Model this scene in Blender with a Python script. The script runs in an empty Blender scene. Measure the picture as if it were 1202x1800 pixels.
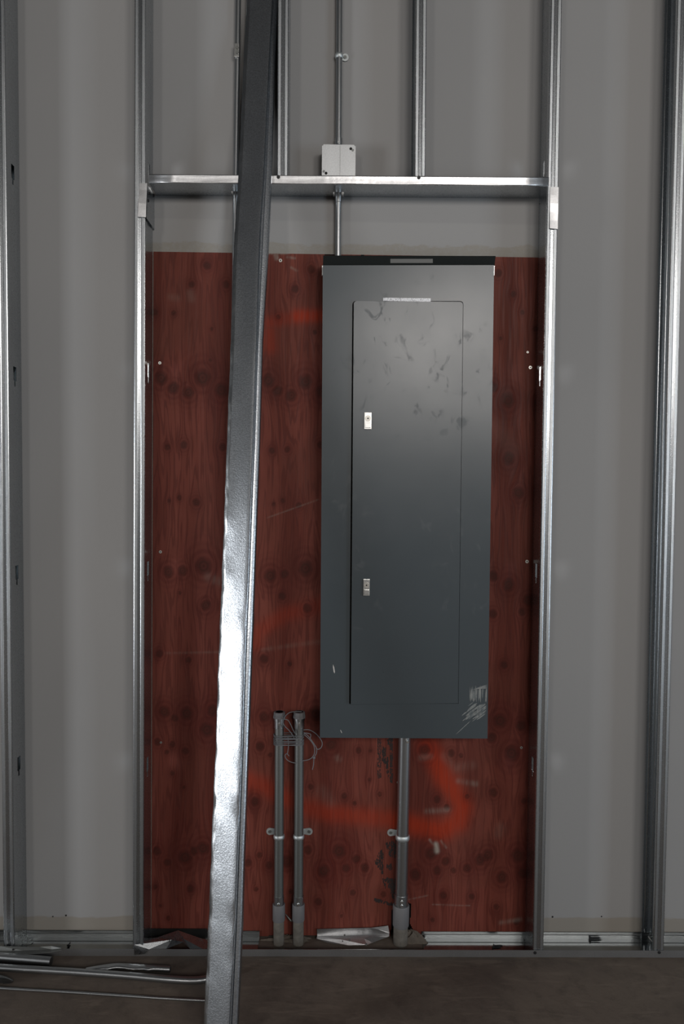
import bpy, bmesh, math, random
import numpy as np
from mathutils import Vector, Matrix
random.seed(7); rng = np.random.default_rng(7)
PI = math.pi
C = bpy.context.scene.collection
S = bpy.context.scene

# ---------------------------------------------------------------- camera
F_PX = 1288.4
CAM = Vector((0.5885, -2.190, 1.4248)); YAW, PITCH, ROLL = 0.01293, -0.03147, 0.01113
fw = Vector((math.sin(YAW)*math.cos(PITCH), math.cos(YAW)*math.cos(PITCH), math.sin(PITCH)))
r0 = Vector((math.cos(YAW), -math.sin(YAW), 0)); u0 = r0.cross(fw)
rt = r0*math.cos(ROLL) + u0*math.sin(ROLL); up = u0*math.cos(ROLL) - r0*math.sin(ROLL)
cd = bpy.data.cameras.new('camera'); cam = bpy.data.objects.new('camera', cd); C.objects.link(cam)
M = Matrix((rt, up, -fw)).transposed().to_4x4(); M.translation = CAM; cam.matrix_world = M
cd.sensor_fit = 'VERTICAL'; cd.sensor_height = 36; cd.lens = F_PX/1800*36; cd.clip_start = .05
S.camera = cam
# ---------------------------------------------------------------- world, light, exposure
W = bpy.data.worlds.new('world'); S.world = W; W.use_nodes = True
W.node_tree.nodes['Background'].inputs[0].default_value = (.75, .85, 1, 1)
W.node_tree.nodes['Background'].inputs[1].default_value = .3
def area(name, loc, direction, sx, sy, power, col):
    l = bpy.data.lights.new(name, 'AREA'); l.shape = 'RECTANGLE'; l.size = sx; l.size_y = sy
    l.energy = power; l.color = col
    o = bpy.data.objects.new(name, l); C.objects.link(o); o.location = loc
    o.rotation_euler = Vector(direction).to_track_quat('-Z', 'Y').to_euler(); return o
# daylight through the high rear windows and the side door openings
for wx, ww in ((-1.9, .6), (2.0, 1.2), (3.75, 1.2)): area('rear_window_daylight', (wx, -6.93, 3.3), (0, 1, 0), ww, 1.3, (60 if wx < 0 else 72)*ww, (1, .94, .89))
area('left_door_daylight', (-4.93, -3.2, 1.02), (1, .0, 0), 1.1, 1.95, 108, (.95, .97, 1))
area('right_door_daylight', (5.93, -3.4, 1.2), (-1, .0, 0), 1.7, 2.3, 84, (.74, .87, 1))
S.cycles.caustics_reflective = False
S.view_settings.view_transform = 'Standard'; S.view_settings.look = 'None'
S.view_settings.exposure = 0.0; S.view_settings.gamma = 1; S.view_settings.use_curve_mapping = False

# ---------------------------------------------------------------- picture point -> place in the room
def ray(x, y): return (fw + rt*((x-601)/F_PX) + up*((900-y)/F_PX))
def at(x, y, Y):
    d = ray(x, y); return CAM + d*((Y-CAM.y)/d.y)
def atz(x, y, Z):
    d = ray(x, y); return CAM + d*((Z-CAM.z)/d.z)
WALL = .096; PLY = .0945; DEP = .092

# ---------------------------------------------------------------- materials
def mat(name, col=(.5, .5, .5), rough=.5, metal=0, spec=.5):
    m = bpy.data.materials.new(name); m.use_nodes = True
    b = m.node_tree.nodes['Principled BSDF']
    b.inputs['Base Color'].default_value = (*col, 1); b.inputs['Roughness'].default_value = rough
    b.inputs['Metallic'].default_value = metal; b.inputs['Specular IOR Level'].default_value = spec
    return m
class G:
    def __init__(s, m): s.t = m.node_tree; s.n = s.t.nodes; s.b = s.n['Principled BSDF']
    def new(s, k, **kw):
        n = s.n.new(k)
        for a, v in kw.items(): setattr(n, a, v)
        return n
    def link(s, a, b): s.t.links.new(a, b)
    def put(s, n, i, v):
        if isinstance(v, bpy.types.NodeSocket): s.link(v, n.inputs[i])
        elif v is not None: n.inputs[i].default_value = v
    def coord(s, k='Object'): return s.new('ShaderNodeTexCoord').outputs[k]
    def mapping(s, v, sc):
        n = s.new('ShaderNodeMapping'); s.link(v, n.inputs[0]); n.inputs['Scale'].default_value = sc; return n.outputs[0]
    def noise(s, v, sc, det=3, rough=.5, dist=0):
        n = s.new('ShaderNodeTexNoise'); s.link(v, n.inputs['Vector']); n.inputs['Scale'].default_value = sc
        n.inputs['Detail'].default_value = det; n.inputs['Roughness'].default_value = rough; n.inputs['Distortion'].default_value = dist
        return n.outputs[0]
    def math(s, op, a, b=None, c=None, clamp=False):
        n = s.new('ShaderNodeMath', operation=op); n.use_clamp = clamp
        s.put(n, 0, a); s.put(n, 1, b); s.put(n, 2, c); return n.outputs[0]
    def ramp(s, v, a, b, lo=0., hi=1.):
        n = s.new('ShaderNodeMapRange'); n.interpolation_type = 'SMOOTHSTEP'; s.put(n, 0, v)
        for i, k in enumerate((a, b, lo, hi)): s.put(n, i+1, k)
        return n.outputs[0]
    def mix(s, f, a, b, mode='MIX'):
        n = s.new('ShaderNodeMix', data_type='RGBA', blend_type=mode)
        for i, v in ((0, f), (6, a), (7, b)):
            if not isinstance(v, bpy.types.NodeSocket) and i: v = (*v, 1)
            s.put(n, i, v)
        return n.outputs[2]
    def bump(s, h, dist=.001, st=1., nrm=None):
        n = s.new('ShaderNodeBump'); n.inputs['Distance'].default_value = dist; n.inputs['Strength'].default_value = st
        s.link(h, n.inputs['Height'])
        if nrm: s.link(nrm, n.inputs['Normal'])
        return n.outputs[0]
    def attr(s, name):
        n = s.new('ShaderNodeAttribute'); n.attribute_name = name; return n.outputs['Fac']
    def out(s, col=None, rough=None, nrm=None):
        if col: s.link(col, s.b.inputs['Base Color'])
        if rough: s.link(rough, s.b.inputs['Roughness'])
        if nrm: s.link(nrm, s.b.inputs['Normal'])

def galv(name, col=(.52, .55, .57), rough=.34, knurl=0, spangle=1., wave=.0015):
    m = mat(name, col, rough, 1.); g = G(m); co = g.coord()
    sp = g.noise(co, 260, 2, .6); big = g.noise(g.mapping(co, (14, 14, 3)), 1, 3)
    c = g.mix(g.ramp(sp, .3, .7, 0, .35*spangle), col, tuple(x*.6 for x in col))
    c = g.mix(g.ramp(big, .35, .7, 0, .3), c, tuple(x*.72 for x in col))
    r = g.math('ADD', g.math('MULTIPLY', sp, .10), rough-.05)
    nb = g.bump(g.noise(g.mapping(co, (22, 22, 9)), 1, 2), wave, .6)
    nb = g.bump(sp, .0003, .35*spangle, nb)
    if knurl:
        v = g.new('ShaderNodeTexVoronoi'); v.inputs['Scale'].default_value = 330; v.inputs['Randomness'].default_value = 0
        g.link(co, v.inputs['Vector']); nb = g.bump(v.outputs[0], .0006, knurl, nb)
    g.out(c, r, nb); return m
GALV = galv('galvanized_steel', rough=.26, wave=.00012); GALVK = galv('galvanized_knurled', rough=.36, knurl=.9, wave=.00012)
GALVS = galv('galvanized_bright', (.72, .73, .74), .36, wave=.002)
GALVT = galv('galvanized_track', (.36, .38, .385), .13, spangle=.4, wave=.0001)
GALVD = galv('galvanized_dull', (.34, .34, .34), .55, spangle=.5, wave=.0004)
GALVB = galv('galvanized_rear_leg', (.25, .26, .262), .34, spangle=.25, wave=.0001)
GALVL = galv('galvanized_leaning', (.68, .72, .76), .31, spangle=2.9, wave=.0003)
GALVR = galv('galvanized_crimped', (.6, .63, .65), .25, spangle=1., wave=.009)
EMT = galv('emt_steel', (.48, .5, .51), .33, spangle=.6, wave=.0005)
EMTD = galv('emt_weathered', (.27, .28, .27), .5, spangle=.6, wave=.0005)
ZINC = mat('zinc_plate', (.75, .76, .74), .3, 1.)
COVER = galv('junction_cover', (.66, .68, .69), .45, spangle=.9, wave=.0004)
BLACK = mat('black_screw', (.012, .012, .013), .45)
DARK = mat('dark_cavity', (.012, .010, .009), .9)
PVC = mat('pvc_gray', (.15, .15, .155), .55)
STRAPM = galv('strap_zinc', (.62, .66, .66), .55, spangle=.4)
SCREW = mat('screw_zinc', (.55, .54, .5), .4, 1.)
BRASS = mat('lock_brass', (.3, .25, .2), .4, 1.)

def conc(name, a, b, rough=.8, sc=2.2):
    m = mat(name, a, rough); g = G(m); co = g.coord()
    n1 = g.noise(co, sc, 6, .65, .4); n2 = g.noise(co, 18, 5, .7); n3 = g.noise(g.mapping(co, (3, 14, 3)), 2, 4, .6, 1.)
    c = g.mix(g.ramp(n1, .35, .68), a, b); c = g.mix(g.ramp(n2, .45, .75, 0, .5), c, tuple(x*.55 for x in a))
    c = g.mix(g.ramp(n3, .52, .7, 0, .45), c, tuple(x*1.35 for x in b))
    g.out(c, g.ramp(n1, .3, .7, rough-.12, rough+.08), g.bump(n2, .003, .5)); return m
FLOOR = conc('floor_concrete', (.108, .086, .071), (.165, .132, .105))
MORTAR = conc('mortar', (.085, .07, .055), (.15, .125, .10), .9, 12)
STUB = conc('dusty_pvc', (.11, .10, .085), (.18, .165, .14), .85, 30)

# back wall: grey painted board, tan joint compound feathered round the plywood and along the floor
PX0, PX1 = at(268, 1600, PLY).x - .004, at(949, 900, PLY).x + .035
PZ1 = at(600, 447, PLY).z; PZ0 = .004
WM = mat('wall_board', (.47, .465, .455), .75); g = G(WM); co = g.coord()
sx = g.new('ShaderNodeSeparateXYZ'); g.link(co, sx.inputs[0]); X_, Z_ = sx.outputs[0], sx.outputs[2]
nb_ = g.noise(g.mapping(co, (9, 9, 22)), 1, 5, .65); nl = g.noise(co, 1.3, 3); nf = g.noise(g.mapping(co, (90, 90, 90)), 1, 4, .7)
base = g.mix(g.ramp(nl, .3, .7, 0, .5), (.325, .323, .319), (.29, .291, .29))
ztop = g.math('ADD', g.math('MULTIPLY', nb_, .075), PZ1 - .008)
m1 = g.ramp(g.math('SUBTRACT', ztop, Z_), -.004, .004)
m1 = g.math('MULTIPLY', m1, g.math('MULTIPLY', g.ramp(X_, -.02, .0), g.ramp(X_, 1.24, 1.22)))
m1 = g.math('MULTIPLY', m1, g.ramp(nf, .3, .6, .55, 1))
halo = g.ramp(Z_, PZ1 + .105, PZ1 + .095, 0, .3)
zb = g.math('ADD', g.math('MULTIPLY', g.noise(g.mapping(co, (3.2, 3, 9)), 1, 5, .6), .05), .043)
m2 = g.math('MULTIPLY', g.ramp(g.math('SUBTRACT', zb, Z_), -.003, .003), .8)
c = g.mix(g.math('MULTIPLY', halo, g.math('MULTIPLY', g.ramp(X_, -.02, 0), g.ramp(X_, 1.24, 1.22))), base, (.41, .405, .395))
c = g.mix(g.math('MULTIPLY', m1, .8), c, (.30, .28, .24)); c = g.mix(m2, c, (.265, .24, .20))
sc_ = g.noise(g.mapping(co, (6, 6, 3)), 1, 8, .8); c = g.mix(g.ramp(sc_, .68, .74, 0, .35), c, (.24, .23, .22))
g.out(c, None, g.bump(nf, .0006, .4))
ROOM = mat('room_paint', (.30, .29, .28), .85); CEIL = mat('ceiling_deck', (.04, .04, .04), .8)

# panel enamel
def enamel(name, col, rough=.29):
    m = mat(name, col, rough, 0, .55); g = G(m); co = g.coord()
    s1 = g.noise(g.mapping(co, (26, 26, 17)), 1, 6, .65, .8); s2 = g.noise(co, 5, 3)
    sm = g.math('MULTIPLY', g.ramp(s1, .56, .68), g.ramp(s2, .45, .6))
    c = g.mix(g.math('MULTIPLY', sm, .13), col, tuple(x*.62 for x in col))
    r = g.math('ADD', g.math('MULTIPLY', s2, .1), rough-.05); r = g.math('ADD', r, g.math('MULTIPLY', sm, .12))
    g.out(c, r, g.bump(g.noise(co, 5, 2), .002, .25)); return m
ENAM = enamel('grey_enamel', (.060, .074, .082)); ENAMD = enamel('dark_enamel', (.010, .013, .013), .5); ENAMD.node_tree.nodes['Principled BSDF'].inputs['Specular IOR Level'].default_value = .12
PLATE = mat('label_metal', (.16, .165, .16), .5, .6)
LAB = mat('printed_label', (.5, .52, .54), .4, .3); g = G(LAB)
n = g.noise(g.mapping(g.coord(), (420, 10, 160)), 1, 2, .8); g.out(g.mix(g.ramp(n, .5, .6), (.55, .57, .6), (.22, .23, .25)))
SMEAR = mat('dried_paint_smear', (.25, .26, .26), .7); g = G(SMEAR)
n = g.noise(g.mapping(g.coord(), (90, 60, 30)), 1, 5, .75); g.out(g.mix(g.ramp(n, .4, .65), (.24, .25, .24), (.12, .14, .145)))
WHITE = mat('pale_paint', (.55, .53, .5), .7)
INK = mat('black_ink', (.022, .014, .013), .7)
WIRE = mat('tie_string', (.16, .165, .175), .6)

# plywood
PW = mat('red_plywood', (.13, .03, .02), .62, 0, .2); g = G(PW); co = g.coord()
U, K, O, PL, WN = (g.attr(a) for a in ('grain', 'knot', 'spray', 'pale', 'ring'))
sx = g.new('ShaderNodeSeparateXYZ'); g.link(co, sx.inputs[0])
cv = g.new('ShaderNodeCombineXYZ'); g.link(g.math('MULTIPLY', U, 9), cv.inputs[0]); g.link(g.math('MULTIPLY', sx.outputs[2], .6), cv.inputs[2])
gr = g.noise(cv.outputs[0], 1.6, 4, .52, .1)
cv2 = g.new('ShaderNodeCombineXYZ'); g.link(g.math('MULTIPLY', U, 120), cv2.inputs[0]); g.link(g.math('MULTIPLY', sx.outputs[2], 5), cv2.inputs[2])
fine = g.noise(cv2.outputs[0], 1., 3, .6); blot = g.noise(co, 4.5, 4, .6)
lines = g.math('SINE', g.math('MULTIPLY', gr, 95))
c = g.mix(g.ramp(gr, .3, .7), (.215, .058, .041), (.118, .025, .017))
c = g.mix(g.ramp(lines, .0, 1., 0, .48), c, (.066, .013, .010))
c = g.mix(g.ramp(fine, .45, .75, 0, .30), c, (.19, .058, .041))
c = g.mix(g.ramp(blot, .4, .68, 0, .5), c, (.125, .037, .025))
c = g.mix(g.math('MULTIPLY', O, g.ramp(fine, .25, .6, .5, .85)), c, (.42, .030, .003))
c = g.mix(g.math('MULTIPLY', WN, .62), c, (.070, .010, .008))
c = g.mix(K, c, (.036, .012, .008))
c = g.mix(g.math('MULTIPLY', PL, g.ramp(fine, .35, .6, .3, 1)), c, (.30, .26, .22))
g.out(c, g.ramp(fine, .3, .7, .5, .72), g.bump(fine, .0008, .5, g.bump(gr, .002, .35)))

# ---------------------------------------------------------------- builders
def tag(o, label=None, cat=None, group=None, kind=None):
    for k, v in (('label', label), ('category', cat), ('group', group), ('kind', kind)):
        if v: o[k] = v
    return o
def thing(name, label, cat, loc, group=None):
    o = bpy.data.objects.new(name, None); o.empty_display_size = .05; C.objects.link(o); o.location = loc
    bpy.context.view_layer.update() if False else None
    return tag(o, label, cat, group)
def origin(p):
    v = Vector((0, 0, 0))
    while p: v += p.location; p = p.parent
    return v
def link(name, bm, m, parent=None, smooth=False, loc=None, solid=0):
    off = origin(parent); here = Vector(loc) if loc is not None else off
    for v in bm.verts: v.co -= here
    me = bpy.data.meshes.new(name); bm.to_mesh(me); bm.free()
    for x in (m if isinstance(m, (list, tuple)) else [m]): me.materials.append(x)
    if smooth:
        for p in me.polygons: p.use_smooth = True
        me.set_sharp_from_angle(angle=math.radians(38))
    o = bpy.data.objects.new(name, me); C.objects.link(o); o.parent = parent; o.location = here-off
    if solid:
        md = o.modifiers.new('thickness', 'SOLIDIFY'); md.thickness = solid; md.offset = 0
    return o
def quads(bm, rows, mi=0):
    """rows of points -> sheet; returns faces"""
    vs = [[bm.verts.new(p) for p in r] for r in rows]; fs = []
    for i in range(len(vs)-1):
        for j in range(len(vs[0])-1):
            f = bm.faces.new((vs[i][j], vs[i][j+1], vs[i+1][j+1], vs[i+1][j])); f.material_index = mi(j) if callable(mi) else mi; fs.append(f)
    return fs
def box(bm, x0, x1, y0, y1, z0, z1, bev=0):
    r = bmesh.ops.create_cube(bm, size=1); vs = r['verts']
    for v in vs: v.co = Vector(((x0+x1)/2+v.co.x*(x1-x0), (y0+y1)/2+v.co.y*(y1-y0), (z0+z1)/2+v.co.z*(z1-z0)))
    if bev: bmesh.ops.bevel(bm, geom=list({e for v in vs for e in v.link_edges}), offset=bev, segments=2, affect='EDGES', profile=.7)
def hexa(bm, a, b):
    """prism between two matching corner loops"""
    va = [bm.verts.new(p) for p in a]; vb = [bm.verts.new(p) for p in b]; n = len(a)
    bm.faces.new(va); bm.faces.new(vb[::-1])
    for i in range(n): bm.faces.new((va[i], vb[i], vb[(i+1) % n], va[(i+1) % n]))
def tube(bm, pts, r, n=20, caps=True, flat=None):
    pts = [Vector(p) for p in pts]; rs = r if isinstance(r, (list, tuple)) else [r]*len(pts); rings = []
    ref = None
    for i, p in enumerate(pts):
        t = (pts[min(i+1, len(pts)-1)]-pts[max(i-1, 0)])
        if t.length < 1e-9: t = Vector((0, 0, 1))
        t.normalize()
        a = ref if ref is not None else (Vector((0, 1, 0)) if abs(t.y) < .8 else Vector((1, 0, 0)))
        a = (a-t*a.dot(t)).normalized(); ref = a; b = t.cross(a)
        fl = flat[i] if flat else 1
        rings.append([bm.verts.new(p+(a*math.cos(k*2*PI/n)+b*math.sin(k*2*PI/n)*1)*rs[i] if not flat else
                     p+Vector((0, 1, 0))*math.cos(k*2*PI/n)*rs[i]*(2-fl)+Vector((0, 0, 1))*math.sin(k*2*PI/n)*rs[i]*fl) for k in range(n)])
    for i in range(len(rings)-1):
        for k in range(n): bm.faces.new((rings[i][k], rings[i][(k+1) % n], rings[i+1][(k+1) % n], rings[i+1][k]))
    if caps: bm.faces.new(rings[0][::-1]); bm.faces.new(rings[-1])
    return rings
def pipe(bm, a, b, r, n=24, inner=0):
    """straight pipe; inner>0 makes both ends hollow"""
    a, b = Vector(a), Vector(b); d = (b-a).normalized()
    if not inner: tube(bm, [a, b], r, n); return
    tube(bm, [a+d*.03, a, a, b, b, b-d*.03], [inner, inner, r, r, inner, inner], n, caps=False)
def spline(p, n=8):
    p = [Vector(q) for q in p]; out = []
    for i in range(len(p)-1):
        a, b, c, d = p[max(i-1, 0)], p[i], p[i+1], p[min(i+2, len(p)-1)]
        for k in range(n):
            t = k/n; out.append(.5*((2*b)+(c-a)*t+(2*a-5*b+4*c-d)*t*t+(3*b-a-3*c+d)*t**3))
    return out+[p[-1]]
def disc(bm, c, r, h, axis=(0, -1, 0), n=16):
    c = Vector(c); d = Vector(axis).normalized(); tube(bm, [c, c+d*h], r, n)

# ---------------------------------------------------------------- the room
bm = bmesh.new(); XL, XR, YR, CZ = -5., 6., -7., 4.25
def wq(x0, x1, z0, z1): quads(bm, [[(x0, WALL, z0), (x1, WALL, z0)], [(x0, WALL, z1), (x1, WALL, z1)]])
wq(XL, PX0, 0, CZ); wq(PX1, XR, 0, CZ); wq(PX0, PX1, PZ1, CZ)
for f in quads(bm, [[(PX0, WALL, 0), (PX0, WALL+.03, 0), (PX1, WALL+.03, 0), (PX1, WALL, 0)], [(PX0, WALL, PZ1), (PX0, WALL+.03, PZ1), (PX1, WALL+.03, PZ1), (PX1, WALL, PZ1)]]): f.material_index = 1
bmesh.ops.remove_doubles(bm, verts=bm.verts, dist=1e-5)
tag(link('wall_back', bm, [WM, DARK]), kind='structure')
bm = bmesh.new(); quads(bm, [[(XL, YR, 0), (XR, YR, 0)], [(XL, WALL+.03, 0), (XR, WALL+.03, 0)]])
tag(link('floor', bm, FLOOR), kind='structure')
bm = bmesh.new(); box(bm, XL, XR, YR, WALL, CZ, CZ+.05); tag(link('ceiling', bm, CEIL), kind='structure')
def holed(name, make, u0, u1, holes):
    bm = bmesh.new(); us = sorted({u0, u1, *[h for a in holes for h in a[:2]]})
    for i in range(len(us)-1):
        mid = (us[i]+us[i+1])/2; hs = [h for h in holes if h[0] < mid < h[1]]; zs = [(0, CZ)] if not hs else [(0, hs[0][2]), (hs[0][3], CZ)]
        for z0, z1 in zs:
            if z1-z0 > .01: quads(bm, [[make(us[i], z0), make(us[i+1], z0)], [make(us[i], z1), make(us[i+1], z1)]])
    tag(link(name, bm, ROOM), kind='structure')
holed('wall_front', lambda u, z: (u, YR, z), XL, XR, [(-2.2, -1.6, 2.65, 3.95), (1.4, 2.6, 2.65, 3.95), (3.15, 4.35, 2.65, 3.95)])
holed('wall_left', lambda u, z: (XL, u, z), YR, WALL, [(-3.75, -2.65, 0, 2.0)])
holed('wall_right', lambda u, z: (XR, u, z), YR, WALL, [(-4.25, -2.55, 0, 2.35)])

# ---------------------------------------------------------------- plywood sheet
knots = []
def kn(s): knots.extend([tuple(float(v) for v in t.split(',')) for t in s.split()])
kn('364,467,6 337,500,5 397,500,6 272,549,5 305,550,4 372,578,3 370,633,3 283,665,10 305,682,9 331,690,9 356,664,13 389,686,11 294,786,5 323,782,6 391,786,6 297,880,3 315,875,4 345,883,6 358,995,13')
kn('296,1005,9 321,1003,8 316,1042,3 362,1064,8 280,1149,6 331,1160,5 289,1251,9 307,1262,6 328,1254,10 373,1249,9 364,1283,11 277,1304,6 303,1308,5 293,1322,4 326,1320,6 303,1359,4 323,1384,3 276,1496,7 294,1516,6 325,1507,11 341,1496,7 357,1491,10 335,1562,6 273,1559,4 282,1592,3 296,1614,4')
kn('547,473,6 519,508,6 489,557,4 553,584,4 472,669,10 488,687,8 512,695,9 537,671,11 566,689,10 478,792,5 505,790,5 564,782,6 481,886,3 497,880,4 525,888,5 475,1012,10 500,1009,7 537,999,12 496,1048,6 540,1069,7 464,1158,7 509,1167,4 555,1254,11 464,1260,8 457,1312,7 475,1327,4 582,1309,9 630,1319,5 651,1320,3 649,1370,3 546,1383,5 605,1399,5 623,1412,4 667,1396,4 448,1409,7')
kn('596,1496,11 626,1510,7 569,1531,10 608,1526,7 641,1525,7 436,1517,6 456,1503,5 473,1521,6 504,1514,9 541,1494,7 450,1563,4 511,1567,4 620,1569,5 674,1572,5 559,1585,6 600,1610,3')
kn('876,480,6 902,517,5 918,549,4 940,578,4 880,595,3 866,681,8 893,703,11 947,708,8 894,806,10 911,866,9 944,865,6 867,1013,8 894,1028,10 929,1055,9 917,1076,6 866,1079,7 886,1169,6 879,1267,11 915,1276,8 864,1297,8 746,1318,9 793,1324,6 810,1328,4 899,1324,12 768,1405,6 785,1419,5 821,1400,4 867,1393,7 921,1408,5')
kn('758,1500,10 783,1514,7 768,1530,7 797,1530,5 730,1537,9 821,1526,7 844,1511,9 857,1503,9 910,1504,11 918,1535,8 882,1542,9 779,1574,6 829,1576,5 872,1594,5 760,1617,4 928,1579,4 908,1621,5')
NX, NZ = 400, 700
xs = np.linspace(PX0+.001, PX1-.001, NX); zs = np.linspace(PZ0, PZ1-.0005, NZ); XX, ZZ = np.meshgrid(xs, zs)
gu = XX.copy(); kk = np.zeros_like(XX); ring = np.zeros_like(XX)
for (a, b, r) in knots:
    p = at(a, b, PLY); R = r*.0021; dx, dz = XX-p.x, ZZ-p.z; d = np.sqrt(dx*dx+(dz*.9)**2)+1e-6
    gu += (-dx/d)*R*1.15*np.exp(-(np.abs(dx)/(R*2.4))**1.6)*np.exp(-(dz/(R*5.5))**2)*(d > 0)*np.clip(d/R, 0, 1)
    lobed = d*(1+.07*np.sin(np.arctan2(dz, dx)*2+a)+.06*np.sin(np.arctan2(dz, dx)*5+b))
    kk = np.maximum(kk, .72*np.clip((R*.78-lobed)/(R*.35)+.5, 0, 1)*(.75+.25*np.cos(d/R*14)))
    ring = np.maximum(ring, np.exp(-(d/(R*(1.6+.25*min(r, 10)/3)))**2)*(.45+.055*min(r, 10)+.28*np.cos(d/R*8)))
def stroke(pts, rad, amp):
    best = np.zeros_like(XX); P = [at(a, b, PLY) for a, b in pts]; r = rad*.00178
    for p, q in zip(P[:-1], P[1:]):
        ex, ez = q.x-p.x, q.z-p.z; L = ex*ex+ez*ez; t = np.clip(((XX-p.x)*ex+(ZZ-p.z)*ez)/L, 0, 1)
        d = np.sqrt((XX-p.x-ex*t)**2+(ZZ-p.z-ez*t)**2); best = np.maximum(best, amp*np.exp(-(d/r)**2.4))
    return best
sp_ = np.zeros_like(XX)
for pts, rad, amp in (([(522, 556), (570, 555), (640, 556)], 12, .75), ([(472, 568), (500, 560), (530, 557)], 12, .35), ([(472, 585), (474, 610)], 14, .35),
                      ([(575, 1060), (545, 1070), (500, 1080), (455, 1110), (445, 1130)], 15, .32), ([(440, 1118), (447, 1130)], 16, .35),
                      ([(430, 1370), (470, 1385), (530, 1418), (580, 1430), (690, 1440), (760, 1452), (805, 1450)], 18, .5),
                      ([(700, 1444), (775, 1462), (803, 1445), (812, 1418), (800, 1395), (782, 1370), (765, 1335), (752, 1312)], 20, .78), ([(500, 1395), (520, 1412)], 22, .25)):
    sp_ = np.maximum(sp_, stroke(pts, rad, amp))
pale = np.zeros_like(XX)
for pts, rad, amp in (([(484, 446), (486, 454)], 3.5, 1), ([(470, 445), (508, 445)], 2, .8), ([(505, 452), (518, 454)], 2, .5), ([(511, 470), (522, 476)], 2, .4), ([(766, 1484), (768, 1496)], 4.5, 1),
                      ([(755, 1476), (761, 1484)], 2, .5), ([(775, 1478), (784, 1490)], 2, .35), ([(750, 1426), (788, 1424)], 5, .28), ([(740, 1332), (756, 1330)], 6, .2), ([(806, 1373), (836, 1378)], 5, .3),
                      ([(780, 1330), (800, 1350), (830, 1345)], 8, .12), ([(366, 1014), (385, 1022)], 8, .18), ([(335, 515), (337, 525)], 7, .16), ([(300, 522), (312, 524)], 6, .14), ([(593, 1332), (595, 1334)], 6, .2),
                      ([(470, 910), (560, 878)], 1.2, .3), ([(290, 1148), (395, 1146)], 2, .15), ([(462, 1142), (560, 1128)], 4, .12), ([(880, 1622), (915, 1616)], 4, .3), ([(870, 750), (900, 790)], 16, .10),
                      ([(715, 1582), (752, 1574)], 1.2, .3), ([(760, 1590), (825, 1592)], 1.2, .3), ([(565, 1390), (580, 1410)], 12, .10), ([(880, 1455), (878, 1465)], 10, .12)):
    pale = np.maximum(pale, stroke(pts, rad, amp))
keep = np.ones((NZ-1, NX-1), bool); cxm = (xs[:-1]+xs[1:])/2; czm = (zs[:-1]+zs[1:])/2; CXM, CZM = np.meshgrid(cxm, czm)
def carve(pts):
    P = [at(a, b, PLY) for a, b in pts]; ins = np.zeros_like(CXM, bool); j = len(P)-1
    for i in range(len(P)):
        xi, zi, xj, zj = P[i].x, P[i].z, P[j].x, P[j].z
        ins ^= ((zi > CZM) != (zj > CZM)) & (CXM < (xj-xi)*(CZM-zi)/(zj-zi+1e-12)+xi); j = i
    keep[ins] = False
carve([(688, 1600), (716, 1586), (722, 1588), (721, 1624), (731, 1646), (742, 1650), (742, 1700), (684, 1700)])
carve([(472, 1644), (500, 1646), (556, 1644), (556, 1700), (470, 1700)])
carve([(566, 446), (575, 449), (600, 447), (640, 449), (640, 440), (566, 440)])
me = bpy.data.meshes.new('plywood_sheet'); idx = np.arange(NX*NZ).reshape(NZ, NX)
fa = np.stack([idx[:-1, :-1], idx[:-1, 1:], idx[1:, 1:], idx[1:, :-1]], -1)[keep]
co_ = np.stack([XX-PX0, np.full_like(XX, 0.), ZZ], -1).reshape(-1, 3)
me.vertices.add(NX*NZ); me.vertices.foreach_set('co', co_.astype(np.float32).ravel())
nf_ = len(fa); me.loops.add(nf_*4); me.loops.foreach_set('vertex_index', fa.ravel().astype(np.int32))
me.polygons.add(nf_); me.polygons.foreach_set('loop_start', (np.arange(nf_)*4).astype(np.int32)); me.update(calc_edges=True)
for nme, arr in (('grain', gu), ('knot', kk), ('spray', sp_), ('pale', pale), ('ring', np.clip(ring, 0, 1))):
    a_ = me.attributes.new(nme, 'FLOAT', 'POINT'); a_.data.foreach_set('value', arr.astype(np.float32).ravel())
me.materials.append(PW)
ply = thing('plywood_sheet', 'red-stained plywood backboard with dark knots and orange spray paint behind the panel', 'plywood', (PX0, PLY, 0))
o = bpy.data.objects.new('board_face', me); C.objects.link(o); o.parent = ply
bm = bmesh.new(); quads(bm, [[(PX0+.001, PLY, PZ1-.0005), (PX1-.001, PLY, PZ1-.0005)], [(PX0+.001, PLY+.018, PZ1-.0005), (PX1-.001, PLY+.018, PZ1-.0005)]])
link('board_edge', bm, PW, ply)
bm = bmesh.new()                                       # mill stamp, printed flat on the veneer
def dashes(poly, n, w=(1., 1.6), h=(2, 6)):
    n = int(n*1.5)
    for _ in range(n*6):
        if n <= 0: break
        xa, xb = min(p[0] for p in poly), max(p[0] for p in poly); ya, yb = min(p[1] for p in poly), max(p[1] for p in poly)
        x, y = random.uniform(xa, xb), random.uniform(ya, yb); ins = False; j = len(poly)-1
        for i in range(len(poly)):
            if (poly[i][1] > y) != (poly[j][1] > y) and x < (poly[j][0]-poly[i][0])*(y-poly[i][1])/(poly[j][1]-poly[i][1])+poly[i][0]: ins = not ins
            j = i
        if not ins: continue
        n -= 1; ww, hh = random.uniform(*w)/2, random.uniform(*h)/2; Y = PLY-.0004-random.random()*.0003
        bm.faces.new([bm.verts.new(at(a, b, Y)) for a, b in ((x-ww, y-hh), (x-ww, y+hh), (x+ww, y+hh), (x+ww, y-hh))])
for x in (664.3, 666.6, 669): dashes([(x-.6, 1296), (x+.6, 1296), (x+.6, 1368), (x-.6, 1368)], 30, (.9, 1.2), (1.5, 4))
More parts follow.
